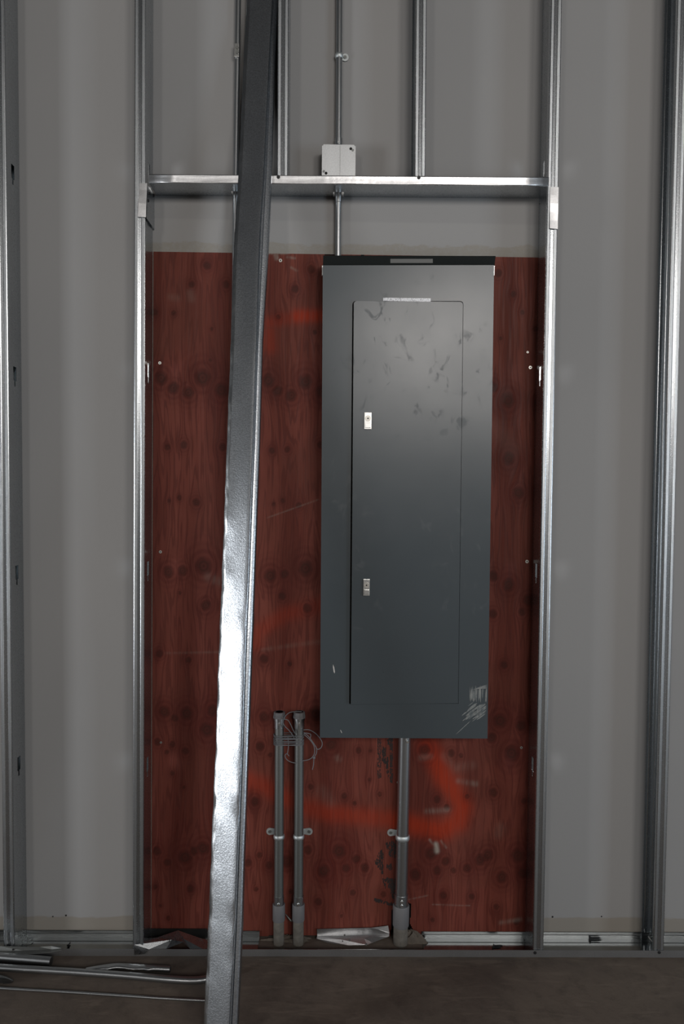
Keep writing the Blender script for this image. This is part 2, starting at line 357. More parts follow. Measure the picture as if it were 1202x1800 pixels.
dashes([(671.5, 1314), (677.5, 1314), (677.5, 1338), (671.5, 1338)], 34); dashes([(674, 1338), (682, 1330), (684, 1372)], 34)
dashes([(680, 1296), (684, 1296), (684, 1310), (680, 1310)], 6)
for x in (686.3, 689): dashes([(x-1, 1296), (x+1, 1296), (x+1, 1375), (x-1, 1375)], 40, (1, 1.8), (2, 5))
dashes([(658, 1515), (667, 1497), (674, 1493), (673, 1540), (663, 1522)], 60); dashes([(678, 1482), (696, 1478), (696, 1508), (684, 1504)], 60)
dashes([(677, 1520), (688, 1518), (689, 1530), (678, 1528)], 14); dashes([(676, 1544), (695, 1544), (694, 1584), (689, 1575)], 80); dashes([(672, 1545), (679, 1545), (677, 1560)], 10)
dashes([(658, 1579), (692, 1588), (692, 1593), (658, 1584)], 40, (1, 2), (2, 4))
tag(link('ink_stamp', bm, INK, ply), kind='stuff')
def ply_screw(x, y, r=3.2):
    t = at(x, y, PLY); bm = bmesh.new(); R = r*.00178
    disc(bm, t, R, .0012, n=16); s = thing('washer_head_screw', None, None, (0, 0, 0)); return s, bm, t, R
for (x, y, r, lab) in ((281, 638, 2.6, 'small dull screw head in red plywood, upper left beside the slotted stud'), (282, 970, 2.6, 'small dull screw head in red plywood, half way up the left stud'),
                       (493, 458, 3, 'bright washer screw at the plywood top edge right of the leaning channel'), (932, 646, 3, 'bright washer screw in red plywood right of the panel, the upper one'),
                       (926, 987, 3, 'bright washer screw in red plywood right of the panel, the lower one'), (927, 619, 2, 'tiny dull screw just above the upper right washer screw'), (916, 1314, 2.4, 'dull screw head in plywood right of the panel bottom corner'),
                       (699, 1375, 2, 'tiny pale screw head touching the left side of the big conduit'), (283, 1305, 2, 'tiny pale screw head low on the plywood by the left stud')):
    p = at(x, y, PLY); R = r*.00175
    s = thing('screw', lab, 'screw', p, 'screws in the plywood')
    bm = bmesh.new(); disc(bm, p, R, .0014); link('washer', bm, SCREW, s)
    bm = bmesh.new(); disc(bm, p-Vector((0, .0014, 0)), R*.38, .0006, n=8); link('recess', bm, BLACK, s)

# ---------------------------------------------------------------- steel studs
def stud(name, label, xf_top, xf_bot, openleft=True, ztop=CZ-.001, zbot=.0015, holes=(), fl=.0318, group='upright steel studs', dep=DEP):
    """xf_*: picture x of the web-side front corner at picture y 0 and 1650"""
    a = at(xf_top, 0, 0); b = at(xf_bot, 1650, 0)
    X = lambda z: b.x+(a.x-b.x)*(z-b.z)/(a.z-b.z)
    s = -1 if openleft else 1                           # flanges run away from the web
    t = thing(name, label, 'stud', (X(zbot), .0, zbot), group)
    zs_ = [zbot, ztop]
    bm = bmesh.new(); ys = [.0025, .020, .036, .0425, .0505, .057, .073, dep-.0025]; off = [0, 0, .0012, .0012, .0012, .0012, 0, 0]
    cuts = sorted({zbot, ztop, *[v for h in holes for v in (h-.021, h+.021, h-.038) if zbot < v < ztop]})
    vg = {}
    def V(i, z):
        k = (i, round(z, 5))
        if k not in vg: vg[k] = bm.verts.new((X(z)-(-s)*off[i], ys[i], z))
        return vg[k]
    for za, zb_ in zip(cuts[:-1], cuts[1:]):
        mid = (za+zb_)/2; skip = set()
        for h in holes:
            if h-.021 < mid < h+.021: skip = {2, 3, 4}
            elif h-.038 < mid < h-.021: skip = {3}
        for i in range(len(ys)-1):
            if i not in skip: bm.faces.new((V(i, za), V(i+1, za), V(i+1, zb_), V(i, zb_)))
    link('web', bm, GALV, t, solid=.0011)
    for front in (True, False):
        y0, d = (0, 1) if front else (dep, -1)
        prof = [(0, .0025), (.0008, .0008), (.0025, 0), (.0095, 0), (.0115, .0009), (.020, .0009), (.022, 0), (.0293, 0), (.0312, .0008), (fl, .0025), (fl, .0085)]
        bm = bmesh.new(); quads(bm, [[(X(z)+s*u, y0+d*w, z) for u, w in prof] for z in zs_], lambda j: 1 if j in (2, 6) else 0)
        link('flange', bm, [GALV, GALVK], t, solid=.0009)
    return t
hz = [at(263, y, .046).z for y in (300, 651, 999, 1343)]
s0 = stud('steel_stud', 'galvanized stud standing at the left edge of the photo', 7.5, 25, True, holes=[at(20, y, .046).z for y in (302, 657, 1006, 1342)])
bm = bmesh.new(); a, b = at(7.5, 0, 0), at(25, 1650, 0); X_s = lambda z: b.x+(a.x-b.x)*(z-b.z)/(a.z-b.z)-.0285
quads(bm, [[(X_s(z), y, z) for y in (.003, .089)] for z in (.002, CZ-.002)]); link('slot_light_block', bm, STRAPM, s0, solid=.0009)  # added sheet behind the slots blocks leaking light; stands in for a nested stud
stud('steel_stud', 'galvanized stud along the left side of the red plywood, bracket folded over it', 256, 252, True, holes=hz)
stud('steel_stud', 'galvanized stud along the right side of the red plywood', 968.5, 937, False, holes=[at(955, y, .046).z for y in (296, 657, 1003, 1343)])
stud('steel_stud', 'galvanized stud nearest the right edge of the photo, open side facing left', 1209.5, 1167, True, holes=[])
# ---------------------------------------------------------------- header over the opening, with folded ends
hl = [at(262, 307, 0), at(262, 321.5, 0)]; hr = [at(964.5, 312, 0), at(964.5, 327, 0)]
hd = thing('header_track', 'bright galvanized cross track spanning the opening above the red plywood', 'track', (hl[1].x, 0, hl[1].z))
zt = lambda x: hl[0].z+(hr[0].z-hl[0].z)*(x-hl[0].x)/(hr[0].x-hl[0].x); zb = lambda x: hl[1].z+(hr[1].z-hl[1].z)*(x-hl[0].x)/(hr[0].x-hl[0].x)
HX = [hl[0].x+(hr[0].x-hl[0].x)*i/14 for i in range(15)]
def leg(y, wob):
    bm = bmesh.new(); rows = []
    for k, f in enumerate((0, .12, .5, .88, 1)):
        rows.append([(x, y-.0005-f*.0014*wob-(wob*math.sin(i*1.9+1)*(.0012) if k in (1, 2, 3) else 0)-(.0008 if k == 4 else 0), zb(x)+(zt(x)-zb(x))*f) for i, x in enumerate(HX)])
    return quads(bm, rows) and bm
link('front_leg', leg(0, 1), GALVS, hd, smooth=True, solid=.0009)
link('rear_leg', leg(.0905, 0), GALVS, hd, solid=.0009)
bm = bmesh.new()
nx1, nx2 = at(595, 330, .08).x, at(416, 330, .08).x    # notched round the two conduits
for a, b in ((hl[0].x, nx2-.014), (nx2+.014, nx1-.016), (nx1+.016, hr[0].x)): quads(bm, [[(x, y, zb(x)) for y in (.055, .092)] for x in (a, b)])
quads(bm, [[(x, y, zb(x)) for y in (0, .0275, .055)] for x in HX])
link('track_web', bm, GALV, hd, solid=.0009)
def clip(x, sgn, pts_front, zlow, xin):
    bm = bmesh.new(); top = zb(x)
    rows = [[(xin, .001, top), (xin, .091, top)], [(xin, .001, zlow), (xin, .091, zlow+.0)]]
    quads(bm, rows); link('bent_end', bm, GALV, hd, solid=.0009)
    bm = bmesh.new(); f = [at(a, b, -.0022-.001*i) for i, (a, b) in enumerate(pts_front)]
    quads(bm, [[f[0], f[1]], [f[3], f[2]]]); bmesh.ops.subdivide_edges(bm, edges=bm.edges, cuts=4, use_grid_fill=True)
    for v in bm.verts: v.co.y -= .0004*math.sin(v.co.z*70+v.co.x*40)+.0005
    link('end_tab', bm, GALVS, hd, solid=.0009)
clip(hl[0].x, 1, [(245.5, 322), (258.5, 322), (256.5, 382), (242, 381)], at(256, 384, 0).z, at(258, 350, 0).x)
clip(hr[0].x, -1, [(966.5, 328.5), (981.5, 329), (980, 403), (966, 401.5)], at(966, 402, 0).z, at(965.5, 360, 0).x)
for a, b in ((262.3, 340), (269.5, 343.5), (260.3, 353)):
    xw = at(258, 350, 0).x; d = ray(a, b); p = CAM+d*((xw-CAM.x)/d.x); bm = bmesh.new(); disc(bm, (xw+.0005, min(p.y, .086), p.z), .004, .002, (1, 0, 0), 10); link('screw_head', bm, BLACK, hd)
xw = at(965.5, 360, 0).x; bm = bmesh.new(); disc(bm, (xw-.0005, .03, at(961, 346, .03).z), .0055, .004, (-1, 0, 0), 10); link('screw_head', bm, BLACK, hd)
for a, b in ((489.3, 311.5), (736, 312.5)):
    bm = bmesh.new(); disc(bm, at(a, b, -.001), .0052, .003, n=12); link('screw_head', bm, BLACK, hd)
# cripple studs standing in the header
def cripple(label, xt, xb_, holes):
    t = stud('cripple_stud', label, xt, xb_, True, zbot=zb(.6)+.002, holes=holes, group='short studs above the header')
    return t
cripple('short galvanized stud standing on the header beside the leaning channel', 507.5, 499, [])
cripple('short galvanized stud standing on the header right of the junction box', 749.8, 737, [])

# ---------------------------------------------------------------- floor track
zl = at(700, 1668.7, 0).z
def track(name, label, x0, x1, parts):
    """parts: list of (xa, xb, full) rear sections; front leg runs all along"""
    t = thing(name, label, 'track', (x0, 0, 0)); bm = bmesh.new(); n = max(2, int((x1-x0)/.06))
    XS = [x0+(x1-x0)*i/n for i in range(n+1)]
    quads(bm, [[(x, -.001+.0003*math.sin(i*2.1)-.0012*k/2, z) for i, x in enumerate(XS)] for k, z in enumerate((.0008, zl*.5, zl))])
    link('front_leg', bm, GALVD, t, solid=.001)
    bm = bmesh.new()
    for xa, xb in parts['web']: quads(bm, [[(xa, y, .0012) for y in (0, .046, .0905)], [(xb, y, .0012) for y in (0, .046, .0905)]])
    for xa, xb in parts.get('half', []): quads(bm, [[(xa, y, .0012) for y in (0, parts.get('hy', .040))], [(xb, y, .0012) for y in (0, parts.get('hy', .040))]])
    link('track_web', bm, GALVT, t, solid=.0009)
    for xa, xb in parts['web']:
        bm = bmesh.new(); quads(bm, [[(xa, .0905, .001), (xa, .0905, .013), (xa, .0900, .0145), (xa, .0905, .016), (xa, .0905, zl)], [(xb, .0905, .001), (xb, .0905, .013), (xb, .0900, .0145), (xb, .0905, .016), (xb, .0905, zl)]])
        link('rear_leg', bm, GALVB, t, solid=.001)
    return t
X = lambda x, y=1645, Y=.09: at(x, y, Y).x
xa0, xa1 = at(238, 1670, 0).x, 2.2
tr = track('floor_track', 'galvanized floor track running under the panel and out at the right of the photo', xa0, xa1,
           dict(web=[(X(362), X(456)), (X(741), xa1)], half=[(X(456), X(741))], hy=.034))
tr2 = track('floor_track', 'galvanized floor track running out at the left of the photo', -1.6, at(241, 1670, 0).x, dict(web=[(-1.6, at(241, 1670, 0).x)]))
# bent rear leg between the conduits
bm = bmesh.new(); q = lambda x, y, Y: at(x, y, Y)
quads(bm, [[q(557, 1633, .088), q(600, 1632, .087), q(655, 1630.5, .086), q(682, 1627.5, .084)], [q(557.5, 1645.5, .088), q(600, 1645, .087), q(655, 1642, .086), q(684, 1641, .086)],
           [q(556, 1650, .078), q(600, 1652, .074), q(640, 1650, .074), q(684, 1646, .080)], [atz(575, 1657, .003), atz(612, 1662, .004), atz(645, 1661, .003), atz(655, 1657, .003)]])
link('bent_rear_leg', bm, GALVS, tr, solid=.001)
bm = bmesh.new(); quads(bm, [[q(652, 1631, .084), q(682, 1627, .080)], [q(664, 1633.5, .078), q(684, 1638, .076)], [q(682, 1640.5, .082), q(684.5, 1641, .082)]])
link('folded_corner', bm, GALVS, tr, solid=.0008)
for a, b, r in ((605.5, 1644, .003), (602, 1654.5, .0022), (614, 1652.5, .0036), (643.5, 1660, .0036)):
    bm = bmesh.new(); p = q(a, b, .05); disc(bm, p, r, .002, (0, -1, .6), 10); link('punched_hole', bm, BLACK, tr)
# buckled stretch at the left stud
bm = bmesh.new()
PT = dict(A=(251, 1650.5, .070), B=(313, 1635.5, .050), Cc=(354, 1650, .058), D=(236, 1661, -.004), E=(262, 1668.5, -.003), Fp=(292, 1668, .004), Gp=(322, 1656, .006),
          H=(334, 1668, .006), I=(358, 1669, .004), J=(302, 1652, .022), K=(322, 1650, .028), L=(236, 1679, -.006), N=(254, 1677, -.006), O2=(366, 1652, .05), P2=(366, 1666, .02), Q=(276, 1648, .05))
V = {k: bm.verts.new(at(*v)) for k, v in PT.items()}
for f in ('A Q D', 'Q J D', 'D J E', 'E J Fp', 'J Gp Fp', 'Q B J', 'B K J', 'J K Gp', 'B Cc K', 'K Cc I', 'K I H', 'K H Gp', 'Cc O2 P2 I', 'D E N L'):
    bm.faces.new([V[k] for k in f.split()])
link('buckled_web', bm, GALV, tr, solid=.0009)
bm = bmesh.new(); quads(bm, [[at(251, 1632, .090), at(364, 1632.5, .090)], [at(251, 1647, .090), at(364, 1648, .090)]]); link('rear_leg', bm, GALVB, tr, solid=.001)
for a, b in ((297.5, 1652), (308, 1654), (321, 1651)):
    bm = bmesh.new(); p = at(a, b, .012); tube(bm, [p+Vector((0, 0, -.006)), p+Vector((0, 0, .009))], .0011, 8); link('screw_tip', bm, BLACK, tr)
bm = bmesh.new(); disc(bm, at(245, 1676, -.0075), .003, .001, n=10); link('punched_hole', bm, BLACK, tr)
for a, b in ((940, 1674.2), (1158, 1673.6)):
    bm = bmesh.new(); disc(bm, at(a, b, -.0015), .0047, .0025, n=12); link('screw_head', bm, BLACK, tr)

# ---------------------------------------------------------------- conduits
def pl(x, y, Y): return at(x, y, Y)
def run(a, b, z): a, b = Vector(a), Vector(b); return a+(b-a)*((z-a.z)/(b.z-a.z))
def strap(parent, axis_p, r, side, m=STRAPM, ear=.017, wid=.012):
    """one-hole strap: ribbed saddle over the pipe and a flat ear screwed to the wall"""
    bm = bmesh.new(); tube(bm, [axis_p+Vector((0, 0, -wid*.6)), axis_p+Vector((0, 0, -wid*.45)), axis_p, axis_p+Vector((0, 0, wid*.45)), axis_p+Vector((0, 0, wid*.6))], [r+.0006, r+.0022, r+.0032, r+.0022, r+.0006], 24)
    link('strap_saddle', bm, m, parent, smooth=True)
    bm = bmesh.new(); ex = axis_p.x+side*(r+ear); zc = axis_p.z+.002; Y0 = PLY-.003
    pts = [(ex+side*.011*math.cos(t), zc+.0115*math.sin(t)) for t in np.linspace(PI/2, -PI/2, 9)]
    pts = [(axis_p.x+side*r*.7, zc+.008)]+pts+[(axis_p.x+side*r*.7, zc-.008)]
    hexa(bm, [(x, Y0, z) for x, z in pts], [(x, Y0+.002, z) for x, z in pts]); bmesh.ops.recalc_face_normals(bm, faces=bm.faces); link('strap_ear', bm, m, parent)
    bm = bmesh.new(); disc(bm, (ex, Y0, zc), .0048, .0025, n=14); link('screw_head', bm, EMTD, parent)
# two capped stubs
wall_y = .062
for x0, x1, xb_, side, lab in ((491, 490, 490, -1, 'left one of two short capped steel conduit stubs left of the panel'), (526, 525, 524.5, 1, 'right one of two short capped steel conduit stubs left of the panel')):
    T = pl(x0, 1262, wall_y); B = pl(xb_, 1590, wall_y); base = run(T, B, .0); t = thing('conduit_stub', lab, 'conduit', base, 'short conduit stubs from the floor')
    bm = bmesh.new(); pipe(bm, run(T, B, .1), T, .0143); link('pipe', bm, EMTD, t, smooth=True)
    bm = bmesh.new(); pipe(bm, T+Vector((0, 0, -.030)), T+Vector((0, 0, .001)), .0158); tube(bm, [T+Vector((0, 0, -.006)), T+Vector((0, 0, .002))], .0172, 24); link('connector', bm, EMT, t, smooth=True)
    bm = bmesh.new(); disc(bm, T+Vector((0, -.0155, -.014)), .0038, .004, n=10); link('set_screw', bm, ZINC, t)
    bm = bmesh.new(); n = 10; tube(bm, [T+Vector((0, 0, .001)), T+Vector((0, 0, .001)), T+Vector((0, 0, .008)), T+Vector((0, 0, .0085)), T+Vector((0, 0, .019)), T+Vector((0, 0, .0195)), T+Vector((0, 0, .0195)), T+Vector((0, 0, .008))],
                                   [.014, .0195, .0195, .0185, .0178, .0165, .012, .0115], n, caps=False); link('bushing_cap', bm, PVC, t)
    bm = bmesh.new(); disc(bm, T+Vector((0, 0, .010)), .0125, .001, (0, 0, 1)); link('cap_opening', bm, DARK, t)
    z1, z0 = pl(xb_, 1593, wall_y-.015).z, pl(xb_, 1622, wall_y-.015).z
    bm = bmesh.new(); P = lambda z: run(T, B, z); tube(bm, [P(z0), P(z0+.002), P(z1-.002), P(z1)], [.0185, .0192, .0192, .018], 28); link('coupling', bm, PVC, t, smooth=True)
    bm = bmesh.new(); pipe(bm, P(z1-.001), P(z1+.026), .0158); link('adapter', bm, EMT, t, smooth=True)
    bm = bmesh.new(); disc(bm, P(z1+.006)+Vector((0, -.0155, 0)), .0042, .004, n=10); link('set_screw', bm, ZINC, t)
    bm = bmesh.new(); pipe(bm, P(.001), P(z0+.001), .0165); link('floor_sleeve', bm, STUB, t, smooth=True)
    strap(t, P(pl(x0, 1470.5, wall_y).z), .0143, side)
# conduit out of the panel bottom
wy = .066; T = pl(711.5, 1280, wy); B = pl(705, 1590, wy); t = thing('conduit', 'thick steel conduit coming down from the panel bottom into the floor', 'conduit', run(T, B, 0)); P = lambda z: run(T, B, z)
T = P(at(711, 1296, 0).z+.06)
bm = bmesh.new(); pipe(bm, P(.1), T, .0192, 28); link('pipe', bm, EMT, t, smooth=True)
z1, z0 = pl(704, 1596, wy-.02).z, pl(704, 1634, wy-.02).z
bm = bmesh.new(); tube(bm, [P(z0), P(z0+.004), P(z1-.003), P(z1)], [.0235, .0252, .0258, .0242], 32); link('coupling', bm, PVC, t, smooth=True)
bm = bmesh.new(); pipe(bm, P(z1-.001), P(z1+.033), .0212, 28); link('adapter', bm, EMT, t, smooth=True)
for dz in (.007, .020):
    bm = bmesh.new(); disc(bm, P(z1+dz)+Vector((0, -.0208, 0)), .004, .004, n=10); link('set_screw', bm, ZINC, t)
bm = bmesh.new(); disc(bm, pl(716, 1303.5, wy-.02), .004, .006, n=10); link('set_screw', bm, ZINC, t)
bm = bmesh.new(); pipe(bm, P(.001), P(z0+.001), .0225, 28); link('floor_sleeve', bm, STUB, t, smooth=True)
strap(t, P(pl(708, 1471.5, wy).z), .0192, -1, ear=.016, wid=.014)
# conduit from above through the junction box to the panel
ry = WALL-.0125; T = pl(596.5, 0, ry); B = pl(594, 449, ry)
t = thing('conduit', 'slim steel conduit dropping from above through the junction box to the panel top', 'conduit', run(T, B, at(600, 449, 0).z-.02)); P = lambda z: run(T, B, z)
bm = bmesh.new(); pipe(bm, P(at(600, 452, .02).z), P(pl(594, 309, ry).z), .0098, 20); pipe(bm, P(pl(596, 262, ry).z), P(CZ-.001), .0098, 20); link('pipe', bm, EMT, t, smooth=True)
bm = bmesh.new(); zz = pl(594, 345, ry).z; tube(bm, [P(zz-.020), P(zz-.019), P(zz+.019), P(zz+.02)], [.0098, .0112, .0112, .0098], 20); link('coupling', bm, EMT, t, smooth=True); bm = bmesh.new()
zz = pl(595, 251, ry).z; tube(bm, [P(zz-.01), P(zz-.009), P(zz+.012), P(zz+.013)], [.0098, .0118, .0118, .0098], 20); link('connector', bm, EMT, t, smooth=True)
bm = bmesh.new(); disc(bm, pl(595, 250, ry-.012), .003, .003, n=8); link('set_screw', bm, ZINC, t)
strap(t, P(pl(595.5, 99, ry).z), .0098, 1, ear=.0085)
# conduit behind the leaning channel
ry = WALL-.0115; T = pl(418.5, 0, ry); B = pl(413, 445, ry)
t = thing('conduit', 'slim steel conduit on the wall just left of and behind the leaning channel', 'conduit', run(T, B, .003)); P = lambda z: run(T, B, z)
bm = bmesh.new(); tube(bm, [P(.003), P(1.2), P(2.), P(CZ-.001)], .0087, 20); link('pipe', bm, EMT, t, smooth=True)
bm = bmesh.new(); p = P(pl(418, 92, ry).z); box(bm, p.x-.009, p.x+.006, p.y-.013, p.y-.006, p.z-.020, p.z+.020, .001); link('strap_clip', bm, ZINC, t)
for dz in (-.008, .006):
    bm = bmesh.new(); disc(bm, p+Vector((.001, -.0135, dz)), .0045, .003, n=12); link('screw_head', bm, EMTD, t)
# ---------------------------------------------------------------- junction box
jy = .040; c0, c1, c2, c3 = at(566, 254, jy), at(625, 254.5, jy), at(624.5, 313, jy), at(566, 313, jy)
x0, x1, z1 = c0.x, c1.x, c0.z; z0 = z1-.102
t = thing('junction_box', 'square galvanized junction box with blank cover just above the header', 'electrical box', ((x0+x1)/2, WALL, z0))
bm = bmesh.new(); box(bm, x0+.002, x1-.002, jy+.002, WALL-.001, z0+.002, z1-.002, .004); link('box_body', bm, EMT, t)
bm = bmesh.new(); box(bm, x0, x1, jy-.0015, jy+.001, z0, z1)
bmesh.ops.bevel(bm, geom=[e for e in bm.edges if abs(e.verts[0].co.y-e.verts[1].co.y) > .001], offset=.004, segments=3, affect='EDGES')
link('cover', bm, COVER, t)
bm = bmesh.new(); xm = at(597.5, 280, jy).x; box(bm, xm-.0004, xm+.0004, jy-.0019, jy-.0014, z0+.004, z1-.003); link('score_line', bm, EMTD, t)
for a, b, dx in ((616.5, 261.5, 3.5), (573, 304.5, -4)):
    bm = bmesh.new(); disc(bm, at(a, b, jy-.0014), .0042, .0008, n=12); link('screw_slot', bm, DARK, t)
    bm = bmesh.new(); disc(bm, at(a+dx, b+dx*.8, jy-.0014), .0035, .0025, n=10); link('screw_head', bm, EMTD, t)

# ---------------------------------------------------------------- electrical panel
py = -.020
pn = thing('electrical_panel', 'tall dark grey electrical panel with a locked door on the red plywood', 'electrical panel', at(712, 1297, PLY-.001))
R4 = dict(tl=(567.3, 466.5), tr=(868.3, 466), br=(856.7, 1298.3), bl=(562.2, 1296.8))
def T4(s, t_, Y):        # s across, t down
    a = at(*R4['tl'], Y)*(1-s)+at(*R4['tr'], Y)*s; b = at(*R4['bl'], Y)*(1-s)+at(*R4['br'], Y)*s; return a*(1-t_)+b*t_
def back(p, Y): return Vector((p.x, Y, p.z))
bm = bmesh.new(); cs = [at(569, 450, py), at(870.5, 450.5, py), at(*R4['br'], py), at(*R4['bl'], py)]; cs = [c.lerp(sum(cs, Vector())/4, .004) for c in cs]
cs[0].z = at(569, 449.3, .0).z; cs[1].z = at(870, 449.8, .0).z
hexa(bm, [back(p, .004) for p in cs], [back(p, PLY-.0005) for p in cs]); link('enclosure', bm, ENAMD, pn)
bm = bmesh.new(); s = [at(568, 449, -.008), at(871, 450, -.008), at(869, 468, .0), at(567.5, 468, .0)]
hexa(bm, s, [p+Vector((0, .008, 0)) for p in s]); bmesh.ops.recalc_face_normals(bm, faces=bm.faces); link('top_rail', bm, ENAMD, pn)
bm = bmesh.new(); s = [at(686, 455, -.0065), at(760.5, 455, -.0065), at(760.5, 462.3, -.0035), at(686, 462.3, -.0035)]; hexa(bm, s, [p+Vector((0, .0015, 0)) for p in s]); link('name_plate', bm, PLATE, pn)
# door outline
def rounded(x0, y0, x1, y1, xb0, xb1, r, Y, n=5):
    P = []
    for cx, cy, a0 in ((x0+r, y0+r, 180), (x1-r, y0+r, 270)):
        for k in range(n+1):
            a = math.radians(a0+90*k/n); P.append(at(cx+r*math.cos(a), cy+r*math.sin(a), Y))
    P += [at(xb1, y1, Y), at(xb0, y1, Y)]; return P
inner = rounded(619.2, 529.2, 814.4, 1237, 613.6, 805.6, 6, py); door = rounded(621.6, 530.6, 813.6, 1236.3, 616.4, 805., 5.5, py)
bm = bmesh.new(); outer = [at(*R4[k], py) for k in ('tl', 'tr', 'br', 'bl')]
es = []
for loop in (outer, inner):
    vs = [bm.verts.new(p) for p in loop]; es += [bm.edges.new((vs[i], vs[(i+1) % len(vs)])) for i in range(len(vs))]
bmesh.ops.triangle_fill(bm, edges=es, use_beauty=True, normal=(0, -1, 0))
for loop, d in ((outer, .016), (inner, .006)):
    quads(bm, [[*loop, loop[0]], [*[p+Vector((0, d, 0)) for p in loop], loop[0]+Vector((0, d, 0))]])
bmesh.ops.remove_doubles(bm, verts=bm.verts, dist=1e-5); bmesh.ops.recalc_face_normals(bm, faces=bm.faces)
link('trim_frame', bm, ENAM, pn)
bm = bmesh.new(); s = [at(600, 510, py+.007), at(830, 510, py+.007), at(825, 1255, py+.007), at(600, 1255, py+.007)]; bm.faces.new([bm.verts.new(p) for p in s]); link('door_recess', bm, DARK, pn)
bm = bmesh.new(); xm = (door[0].x+door[-2].x)/2; f = [p+Vector((0, -.0052+(p.x-xm)*.03, 0)) for p in door]; hexa(bm, f, [p+Vector((0, .004, 0)) for p in door]); bmesh.ops.recalc_face_normals(bm, faces=bm.faces)
dr = link('door', bm, ENAM, pn)
for (lx, ly, w, h) in ((640.3, 725.3, 12, 29.8), (638.5, 1018, 11, 29.2)):
    a, b = at(lx, ly, py-.003), at(lx+w, ly+h, py-.003); ly_ = -.0040+(a.x-xm)*.03
    py = -.020+ly_
    bm = bmesh.new(); box(bm, a.x, b.x, py-.005, py-.001, b.z, a.z, .001); link('latch_plate', bm, ZINC, dr)
    cx = (a.x+b.x)/2; zc = a.z-(a.z-b.z)*.36; r = (b.x-a.x)*.42
    bm = bmesh.new(); tube(bm, [(cx, py-.0048, zc), (cx, py-.0065, zc)], [r, r], 20, caps=False); tube(bm, [(cx, py-.0065, zc), (cx, py-.0062, zc), (cx, py-.0056, zc)], [r, r*.8, r*.76], 20); link('lock_cylinder', bm, SCREW, dr, smooth=True)
    bm = bmesh.new(); disc(bm, (cx, py-.0062, zc), r*.28, .0012, n=10); link('keyhole', bm, BLACK, dr)
    bm = bmesh.new(); box(bm, a.x+.002, b.x-.002, py-.0068, py-.0045, b.z+.004, b.z+(a.z-b.z)*.38, .001); link('thumb_slide', bm, ZINC, dr)
py = -.020; bm = bmesh.new(); box(bm, at(672.8, 0, py).x, at(757.5, 0, py).x, py-.0012, py+.001, at(700, 529.6, py).z, at(700, 523.8, py).z)
for v in bm.verts: v.co.x += at(715, 527, py).x-at(715, 0, py).x
link('instruction_label', bm, LAB, pn)
# worn paint marks on the trim
def streak(bm, x0, y0, x1, y1, w, Y=py-.0003):
    d = Vector((x1-x0, y1-y0)); nrm = Vector((-d.y, d.x)).normalized()*w/2
    P = [(x0, y0), (x0+d.x*.3+nrm.x, y0+d.y*.3+nrm.y), (x0+d.x*.8+nrm.x, y0+d.y*.8+nrm.y), (x1, y1), (x0+d.x*.8-nrm.x, y0+d.y*.8-nrm.y), (x0+d.x*.3-nrm.x, y0+d.y*.3-nrm.y)]
    bm.faces.new([bm.verts.new(at(a, b, Y-random.random()*.0002)) for a, b in P])
bm = bmesh.new()
for _ in range(60): 
    a = random.uniform(0, 1); x = 856-random.random()**1.5*28; y = 1234+random.random()*22; L = random.uniform(8, 26)
    x0, y0 = x-L*.85, y+L*.62
    if x0 > 800: streak(bm, min(x, 856), y, x0, y0, random.uniform(.5, 1.8))
for _ in range(26): x = random.uniform(824, 856); streak(bm, x, random.uniform(1205, 1215)-(x-824)*.15, x-1, random.uniform(1228, 1238), random.uniform(.6, 2))
for k in range(9): streak(bm, 826+k, 1214-k*.4, 857, 1203+k*.9, .7)
streak(bm, 800, 1292, 828, 1266, 1.2)
tag(link('paint_smear', bm, SMEAR, pn), kind='stuff')
for q_ in ((585.3, 1168, 588, 1184, 2.3), (598, 1282.5, 601, 1289, 1)):
    bm = bmesh.new(); streak(bm, *q_); link('scratch_mark', bm, WHITE, pn)
for xx in (567, 868.5):
    bm = bmesh.new(); p = at(xx, 455, -.004); b = at(xx, 484, -.004); box(bm, p.x-.0016, p.x+.0012, -.0045, .01, b.z, at(xx, 467, -.004).z); link('bright_edge', bm, ZINC, pn)

# ---------------------------------------------------------------- string round the stubs
bm = bmesh.new(); L = at(490, 1300, .062); Rr = at(525, 1300, .062); rad = .0155
def wrap(yl, yr, jit):
    zl_, zr_ = at(490, yl, .045).z, at(525, yr, .045).z; P = []
    for k in range(33):
        a = 2*PI*k/32; sx_ = math.cos(a); cx = Rr.x if sx_ > 0 else L.x
        x = (L.x+Rr.x)/2+sx_*((Rr.x-L.x)/2+rad); y = .062-math.sin(a)*rad*1.12; f = (x-L.x+rad)/(Rr.x-L.x+2*rad)
        xx = cx+math.cos(a)*rad if abs(math.cos(a)) > .55 else (L.x+Rr.x)/2+math.cos(a)/.55*((Rr.x-L.x)/2+rad*.45)
        P.append((xx, y, zl_+(zr_-zl_)*f+jit*math.sin(a*2+jit*900)))
    tube(bm, P, .0013, 8)
for yl, yr, j in ((1294.5, 1294, .001), (1296.5, 1299, .0012), (1301, 1297.5, -.0012), (1303, 1303.5, .001), (1306, 1305, .0014), (1308.5, 1310.5, -.001), (1311, 1308, .001)): wrap(yl, yr, j)
def loopy(pts, Y=.05): tube(bm, spline([at(a, b, Y if len(c_) == 0 else c_[0]) for a, b, *c_ in pts], 6), .0013, 8)
loopy([(530, 1251), (518, 1251, .045), (508, 1253, .04), (500, 1261, .04), (497.5, 1270, .04), (501, 1277, .04), (508, 1284, .04), (514, 1292, .04), (517, 1297, .045)])
loopy([(498, 1264, .04), (506, 1266, .04), (511, 1274, .04), (515, 1283, .042), (519, 1290, .045)])
loopy([(533, 1283, .055), (543, 1283), (553, 1288), (561, 1296), (566, 1305), (565, 1313), (560, 1317), (556, 1316)])
